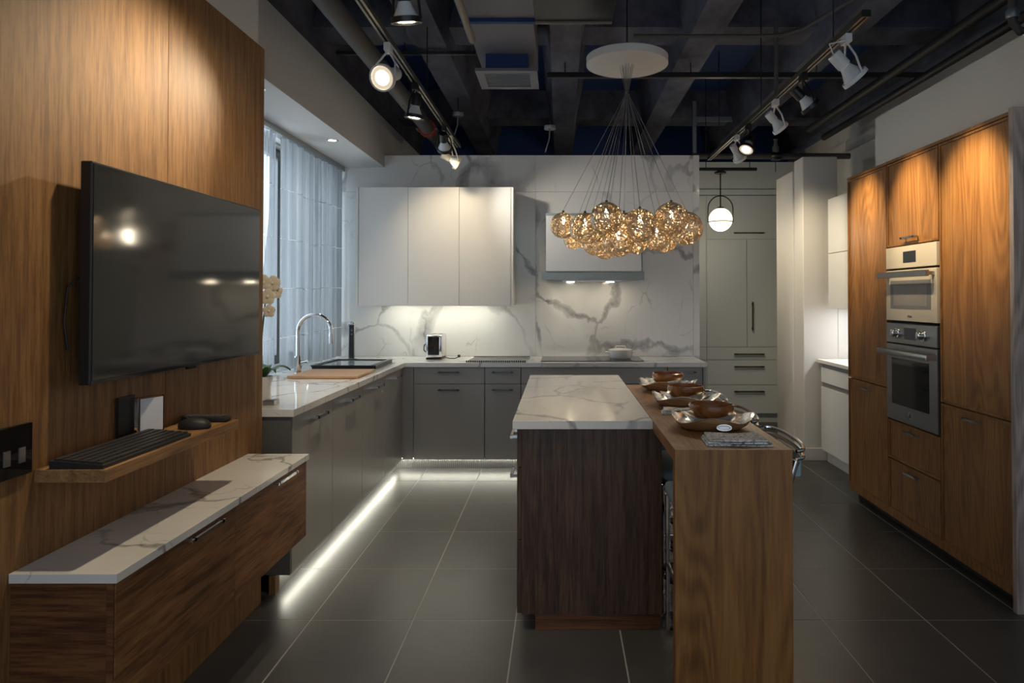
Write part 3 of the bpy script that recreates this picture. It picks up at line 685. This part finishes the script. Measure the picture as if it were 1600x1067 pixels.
for yy, xo in ((5.86,0),(6.30,.015)):
    mb = MB()
    for k in range(n): x = -.80+.50*k/(n-1)+xo; mb.box(x-.006,x+.006,yy-.008,yy+.008,.9148,.929)
    mb.build('grip_strip','rubber',t)
tag(MB().box(-.165,.73,5.93,6.40,.9145,.9195,bev=.001).build('cooktop','black_gloss'),'black glass cooktop under the hood','cooktop')
t = thing('casserole',(.545,6.17,.9195),'white lidded casserole on the cooktop','pot')
MB().lathe((.545,6.17,.92),[(.0005,0),(.085,0),(.102,.02),(.108,.06),(.109,.074),(.0005,.074)],32).build('pot','ceramic',t)
MB().lathe((.545,6.17,.9945),[(.112,0),(.111,.006),(.06,.018),(.0005,.021)],32).build('lid','ceramic',t)
MB().tube([(.50,6.17,1.013),(.505,6.17,1.03),(.585,6.17,1.03),(.59,6.17,1.013)],.007,8).build('lid_handle','ceramic',t)
for s in (-1,1): MB().tube([(.545+s*.104,6.14,.975),(.545+s*.13,6.15,.977),(.545+s*.13,6.19,.977),(.545+s*.104,6.20,.975)],.006,8).build('handle','ceramic',t)

# ------------------------------------------------------------------ track lighting
def track(x, y0, y1, z, lab, rods):
    t = thing('light_track',(x,(y0+y1)/2,z),lab,'track')
    MB().box(x-.018,x-.006,y0,y1,z,z+.02).box(x+.006,x+.018,y0,y1,z,z+.02).box(x-.018,x+.018,y0,y1,z+.0205,z+.03).build('rail','rail_metal',t)
    box('end_cap','black',t,x-.02,x+.02,y0-.012,y0-.0005,z-.002,z+.032)
    for y in rods: MB().cyl((x,y,z+.03),(x,y,3.715),.004,6).build('hanger_rod','black',t)
ZT = 2.80
track(-.90,2.0,6.05,ZT,'light track with spotlights on the left below the ceiling',(2.6,4.6))
track(1.45,3.22,6.62,ZT,'light track with spotlights on the right below the ceiling',(3.6,4.9,6.2))
track(-.60,1.3,2.72,ZT+.02,'short light track near the top of the picture',(2.0,))
def spot(p, aim, lab, col='white', power=40, size=50, lit=True, drop=.15, sc=1.0, blend=.6, color=(1,.81,.55)):
    x, y, z = p; body = {'white':'white_plastic','black':'black','cream':'cream_plastic'}[col]
    t = thing('track_spotlight',(x,y,z-.1),lab,'spotlight','track spotlights')
    box('connector',body,t,x-.017,x+.017,y-.035,y+.035,z-.045,z-.0005,bev=.003)
    piv = Vector((x,y,z-drop)); d = (Vector(aim)-piv).normalized()
    f = piv+d*.055*sc; bk = piv-d*.085*sc
    MB().lathe(bk,[(.0005,0),(.028*sc,0),(.030*sc,.004),(.030*sc,.07*sc),(.026*sc,.074*sc)],18,d).build('socket',body,t)
    MB().lathe(piv-d*.012*sc,[(.024*sc,0),(.030*sc,.018*sc),(.052*sc,.062*sc)],20,d).build('bulb','bulb_glass',t)
    MB().lathe(f,[(.052*sc,-.010),(.060*sc,-.010),(.061*sc,.012),(.053*sc,.012),(.052*sc,-.010)],24,d).build('ring',body,t)
    MB().lathe(f+d*.004,[(.052*sc,0),(.033*sc,.003)],24,d).build('reflector','lens_soft' if lit else 'bulb_glass',t)
    MB().disc(f+d*.0075,.033*sc,d,24).build('lens','lens' if lit else 'bulb_glass',t)
    sd = d.cross(Vector((0,0,1))); sd = sd.normalized() if sd.length > .05 else Vector((1,0,0))
    top = Vector((x,y,z-.045))
    for s in (-1,1):
        e = f+sd*s*.060*sc
        MB().tube([top+sd*s*.010, top.lerp(e,.45)+sd*s*.022, e],.0055,6).build('yoke_arm',body,t)
    if col == 'white' and sc >= 1: MB().tube([bk-d*.002, bk-d*.03+Vector((0,0,.03)), bk.lerp(top,.5)+Vector((0,-.03,.03)), top+Vector((0,-.02,.01))],.004,6).build('cord',body,t)
    if power:
        l = light('spot_beam','SPOT',f+d*.03,aim,power,color,spot_size=math.radians(size),spot_blend=blend,shadow_soft_size=.03)
        l.parent = t; l.location = Vector(l.location)-ORG[t]
spot((-.90,3.56,ZT),(-1.43,1.4,1.6),'lit white gimbal spotlight on the left track facing the camera','white',30,55,drop=.17,sc=1.15)
spot((-.90,4.23,ZT),(-1.20,4.4,.3),'black spotlight on the left track above the sink side','black',35,60)
spot((-.90,5.28,ZT),(-.95,6.1,1.95),'black spotlight at the far end of the left track','black',22,80,drop=.13,blend=1)
spot((-.90,5.62,ZT),(.85,6.4,1.75),'cream spotlight at the far end of the left track','cream',24,84,drop=.19,blend=1,color=(1,.92,.8))
spot((-.90,2.28,ZT),(-1.40,2.55,1.35),'white spotlight on the left track above the television','white',32,140,blend=1,sc=.9)
spot((-.60,2.62,ZT+.02),(-.45,3.2,.4),'black spotlight with pale bulb at the top of the picture','black',20,60,drop=.22)
spot((1.45,3.44,ZT),(2.13,3.52,1.95),'white gimbal spotlight at the near end of the right track','white',80,54,drop=.17,sc=1.15,blend=1)
spot((1.45,4.05,ZT),(2.13,4.12,1.98),'black spotlight second along the right track','black',75,50,blend=1)
spot((1.45,4.58,ZT),(2.13,4.78,1.95),'white spotlight in the middle of the right track','white',75,50,sc=.95,blend=1)
spot((1.45,5.24,ZT),(.6,4.3,.95),'black spotlight fourth along the right track aimed at the island','black',45,75,blend=1)
spot((1.45,5.58,ZT),(2.3,6.2,1.5),'white spotlight at the far end of the right track','white',45,85,sc=.95,blend=1)
# recessed soffit lamps
for y, lab in ((5.32,'round recessed downlight in the soffit nearer the marble wall'),(4.0,'round recessed downlight in the soffit beside the walnut wall')):
    t = thing('downlight',(-1.78,y,2.69),lab,'downlight','soffit downlights')
    MB().lathe((-1.78,y,2.6995),[(.030,0),(.045,0),(.045,-.004),(.030,-.004)],24).build('ring','chrome',t)
    MB().disc((-1.78,y,2.6975),.030,(0,0,-1))  .build('lens','lens',t)
    l = light('downlight_beam','SPOT',(-1.78,y,2.69),(-1.78,y,0),12,(1,.88,.7),spot_size=math.radians(95),spot_blend=1,shadow_soft_size=.03); l.parent = t; l.location = Vector(l.location)-ORG[t]
# ------------------------------------------------------------------ chandelier
YC, XC = 3.9, .385
t = thing('chandelier',(XC,YC,1.7),'cluster chandelier of woven gold wire globes on a round canopy','chandelier')
MB().lathe((XC,YC,2.80),[(.0005,0),(.225,0),(.234,.004),(.234,.045),(.225,.05),(.0005,.05)],64).build('canopy','white_paint',t)
MB().cyl((XC,YC,2.85),(XC,YC,3.715),.004,6).build('hanger_rod','black',t)
knot = Vector((XC,YC,2.64))
MB().lathe(knot,[(.012,-.006),(.016,-.006),(.016,.006),(.012,.006),(.012,-.006)],16).build('cable_ring','chrome',t)
def wire_ball(R_):
    rnd = random.Random(11); mb = MB()
    for k in range(150):
        ax = Vector((rnd.gauss(0,1),rnd.gauss(0,1),rnd.gauss(0,1))).normalized()
        ca = rnd.uniform(.0,.93); sa = math.sqrt(1-ca*ca); n = max(8,int(30*sa)); u = ax.orthogonal().normalized(); v = ax.cross(u); w1, w2 = rnd.uniform(0,6), rnd.randint(3,7)
        pts = []
        for i in range(n):
            a = 2*math.pi*i/n; p = (ax*(ca+.05*math.sin(w2*a+w1))+(u*math.cos(a)+v*math.sin(a))*sa).normalized()*R_*(1+rnd.uniform(-.012,.012)); pts.append(p)
        mb.tube(pts,0.0019*R_/.1,3,closed=True)
    return mb
px_balls = [(880,352,20,3.98),(896,374,15,4.2),(914,357,24,3.85),(948,342,26,3.68),(931,378,21,4.05),(946,386,19,3.95),(966,376,25,3.75),(1000,352,26,3.70),(994,380,17,4.1),(1026,370,22,3.95),(1049,342,26,3.72),(1072,357,26,3.85),(1040,376,18,4.12),(975,352,20,4.2),(920,372,18,4.15)]
ball0 = None; RB = .094
for x_, y_, r_, Y_ in px_balls:
    c = Vector(((x_-PX)/F*Y_, Y_, H+(HZ-y_)/F*Y_)); c.x += 0; s = (r_/F*Y_)/RB
    if ball0 is None:
        ball0 = wire_ball(RB).build('wire_globe','gold_wire',t) if False else None
    if ball0 is None:
        mb = wire_ball(RB); me_o = mb; mb.v = [tuple(Vector(v)+ORG[t]) for v in mb.v]; ball0 = mb.build('wire_globe','gold_wire',t); g = ball0
    else: g = ball0.copy(); COL.objects.link(g); g.parent = t
    g.location = c-ORG[t]; g.scale = (s,)*3; g.rotation_euler = (random.uniform(0,3),random.uniform(0,3),random.uniform(0,3))
    MB().sphere(c+Vector((0,0,.03)),.013,10,8,(.8,.8,2.0)).build('lamp_bulb','bulb',t)
    tp = c+Vector((0,0,r_/F*Y_))
    MB().cyl(tp-Vector((0,0,.03)),tp+Vector((0,0,.012)),.007,8).build('lamp_holder','dark_steel',t)
    k = knot+Vector(((c.x-XC)*.02,(c.y-YC)*.02,0)); up = Vector((XC+(c.x-XC)*.11,YC+(c.y-YC)*.2,2.80))
    MB().tube([tp+Vector((0,0,.012)),k,up],.0016,5).build('cable','steel',t)
# pendant globe
t = thing('pendant_lamp',(1.65,7.0,2.0),'glowing white globe pendant with black loop in the passage','pendant lamp')
cx, cy, cz = 1.648, 7.0, 2.267
MB().sphere((cx,cy,cz),.120,28,18).build('globe','globe',t)
MB().tube([(cx,cy,cz+.125),(cx,cy,2.74)],.007,8).build('rod','black',t)
MB().lathe((cx,cy,cz+.112),[(.0005,.016),(.030,.016),(.042,.004),(.042,0)],20).build('cap','black',t)
MB().lathe((cx,cy,2.74),[(.0005,0),(.06,0),(.06,.015),(.03,.03),(.0005,.03)],20).build('ceiling_mount','black',t)
pts = [(cx-.128,cy,cz-.03),(cx-.128,cy,cz+.11)]+[(cx-.128*math.cos(a),cy,cz+.11+.135*math.sin(a)) for a in [math.pi*i/16 for i in range(1,16)]]+[(cx+.128,cy,cz+.11),(cx+.128,cy,cz-.03)]
MB().tube(pts,.006,8).build('loop','black',t)
MB().tube([(cx+.124*math.cos(2*math.pi*i/32),cy+.124*math.sin(2*math.pi*i/32),cz-.025) for i in range(32)],.005,6,closed=True).build('band','black',t)
light('pendant_light','POINT',(0,0,cz-2.0-.16),(0,0,-1),7,(1,.86,.64),shadow_soft_size=.1).parent = t
tag(MB().box(1.42,2.02,6.98,7.02,2.7702,2.80).cyl((1.5,7.0,2.80),(1.5,7.0,3.718),.004,6).cyl((1.95,7.0,2.80),(1.95,7.0,3.718),.004,6).build('pendant_track','black'),'black track bar carrying the globe pendant','track')
# ------------------------------------------------------------------ ceiling services
def pipe(name, a, b, r, m, lab, cat='pipe', n=16): return tag(MB().cyl(a,b,r,n).build(name,m),lab,cat)
t = thing('sprinkler_main',(-1.2,4.5,3.0),'thick dark pipe with a red coupling along the soffit','pipe')
MB().cyl((-1.2,2.0,3.0),(-1.2,7.2,3.0),.060,20).build('pipe','pipe',t)
MB().lathe((-1.2,6.13,3.0),[(.061,0),(.078,0),(.078,.07),(.061,.07)],24,(0,1,0)).build('coupling','red',t)
for s in (-1,1): MB().cyl((-1.2+s*.088,6.12,2.985),(-1.2+s*.088,6.21,2.985),.011,8).build('bolt','steel',t)
for y in (3.2,5.2): MB().tube([(-1.2-.066,y,3.0),(-1.2,y,2.935),(-1.2+.066,y,3.0),(-1.2+.02,y,3.2),(-1.2,y,3.715)],.004,6).build('hanger','dark_steel',t)
t = thing('air_duct',(-.365,4,3.0),'grey air duct with a square ceiling diffuser','duct')
MB().box(-.58,-.15,2.2,4.06,3.14,3.45,bev=.004).box(-.57,-.16,4.10,5.02,3.14,3.45,bev=.004).build('duct_body','duct',t)
box('flange','navy',t,-.60,-.13,4.061,4.099,3.12,3.47)
box('collar','navy',t,-.51,-.22,4.66,4.92,3.03,3.1395)
mb = MB(); x0,x1,y0,y1 = -.575,-.155,4.59,5.0
for i, (a, b) in enumerate((((x0,x1,y0,y0+.06)),((x0,x1,y1-.06,y1)))[:0]): pass
mb.box(x0,x1,y0,y0+.055,3.0,3.02).box(x0,x1,y1-.055,y1,3.0,3.02).box(x0,x0+.055,y0+.0555,y1-.0555,3.0,3.02).box(x1-.055,x1,y0+.0555,y1-.0555,3.0,3.02).build('diffuser_frame','duct',t)
for k in range(7): y = y0+.08+k*.04; box('vane','galv',t,x0+.056,x1-.056,y,y+.008,3.003,3.028)
t = thing('ceiling_unit',(.07,3.3,3.0),'black boxed ceiling unit with pale lower edge','ceiling unit')
box('body','black',t,-.14,.29,2.7,3.8,3.012,3.30,bev=.003); box('edge_strip','conduit',t,-.14,.29,3.79,3.803,3.0,3.0115)
pipe('conduit',(-.54,2.0,3.05),(-.54,4.17,3.05),.022,'conduit','worn metal conduit beside the air duct')
t = thing('strut_channel',(1.3,5.3,3.2),'black steel strut channel crossing below the joists','strut')
box('channel','black',t,-.1,2.85,5.28,5.32,3.18,3.22)
for x in (.04,1.02,2.0): MB().cyl((x,5.3,3.2205),(x,5.3,3.2985),.005,6).build('rod','dark_steel',t)
t = thing('strut_channel',(-1,4.6,3.2),'thin steel strut crossing above the left light track','strut')
box('channel','dark_steel',t,-1.65,-.62,5.0,5.03,3.26,3.285)
t = thing('stud_frame',(1.6,7.4,3),'galvanised metal stud frame above the passage','frame')
box('stud','galv',t,1.44,1.48,7.38,7.42,2.82,3.6); box('track','galv',t,1.4805,2.2,7.38,7.42,3.38,3.43); box('stud','galv',t,2.0,2.02,7.36,7.3795,3.3,3.55)
t = thing('sprinkler_pipe',(2,6.9,2.87),'dark sprinkler pipe with valve over the pantry passage','pipe')
MB().cyl((1.35,6.9,2.90),(2.94,6.9,2.90),.030,14).build('pipe','pipe',t)
MB().lathe((2.185,6.9,2.90),[(.04,-.05),(.045,-.03),(.045,.03),(.04,.05)],14,(1,0,0)).build('fitting','dark_steel',t)
MB().lathe((2.185,6.9,2.93),[(.03,0),(.034,.06),(.018,.09),(.016,.13),(.024,.14),(.0005,.145)],12).build('sprinkler_head','conduit',t)
MB().cyl((2.185,6.9,2.87),(2.185,6.9,2.74),.004,6).build('pull_rod','dark_steel',t)
pipe('black_pipe',(2.42,2.5,3.10),(2.42,6.6,3.10),.035,'rubber','upper black pipe running above the white bulkhead')
pipe('black_pipe',(2.56,2.5,3.02),(2.56,6.6,3.02),.03,'rubber','lower black pipe running beside the right wall')
t = thing('sprinkler',(2.39,3.58,2.85),'brass and dark sprinkler fitting at the top right corner','sprinkler')
MB().tube([(2.40,3.6,3.05),(2.40,3.6,2.93),(2.44,3.6,2.88),(2.55,3.6,2.90)],.022,10).build('elbow','pipe',t)
MB().lathe((2.40,3.6,2.95),[(.027,0),(.032,.01),(.032,.04),(.027,.05)],12).build('nut','galv',t)
def jbox(x,y,z,lab):
    t = thing('junction_box',(x,y,z),lab,'junction box','round ceiling junction boxes')
    MB().lathe((x,y,z),[(.0005,0),(.05,0),(.052,.004),(.052,.03),(.0005,.03)],20).build('cover','galv',t)
    MB().cyl((x,y,z+.03),(x,y,3.29),.005,6).build('stem','dark_steel',t)
    MB().tube([(x,y,z-.001),(x-.005,y,z-.08),(x-.04,y,z-.2)],.006,6).build('cable','galv',t)
jbox(-.09,6.0,2.95,'round junction box with cable above the centre of the marble wall'); jbox(-.93,6.2,3.12,'round junction box with cable right of the left track')
def conduit_run(pts, r, m, lab): tag(MB().tube(pts,r,8).build('cable_conduit',m),lab,'conduit')
conduit_run([(.5,4.6,3.24),(1.3,4.6,3.24),(1.5,4.6,3.245),(1.62,4.5,3.255),(1.9,3.6,3.27)],.014,'pipe','dark bent conduit crossing the joists near the right track')
tag(MB().cyl((1.47,4.62,2.835),(1.47,4.62,3.36),.014,10).build('drop_rod','pipe'),'dark drop rod holding the right light track','rod')
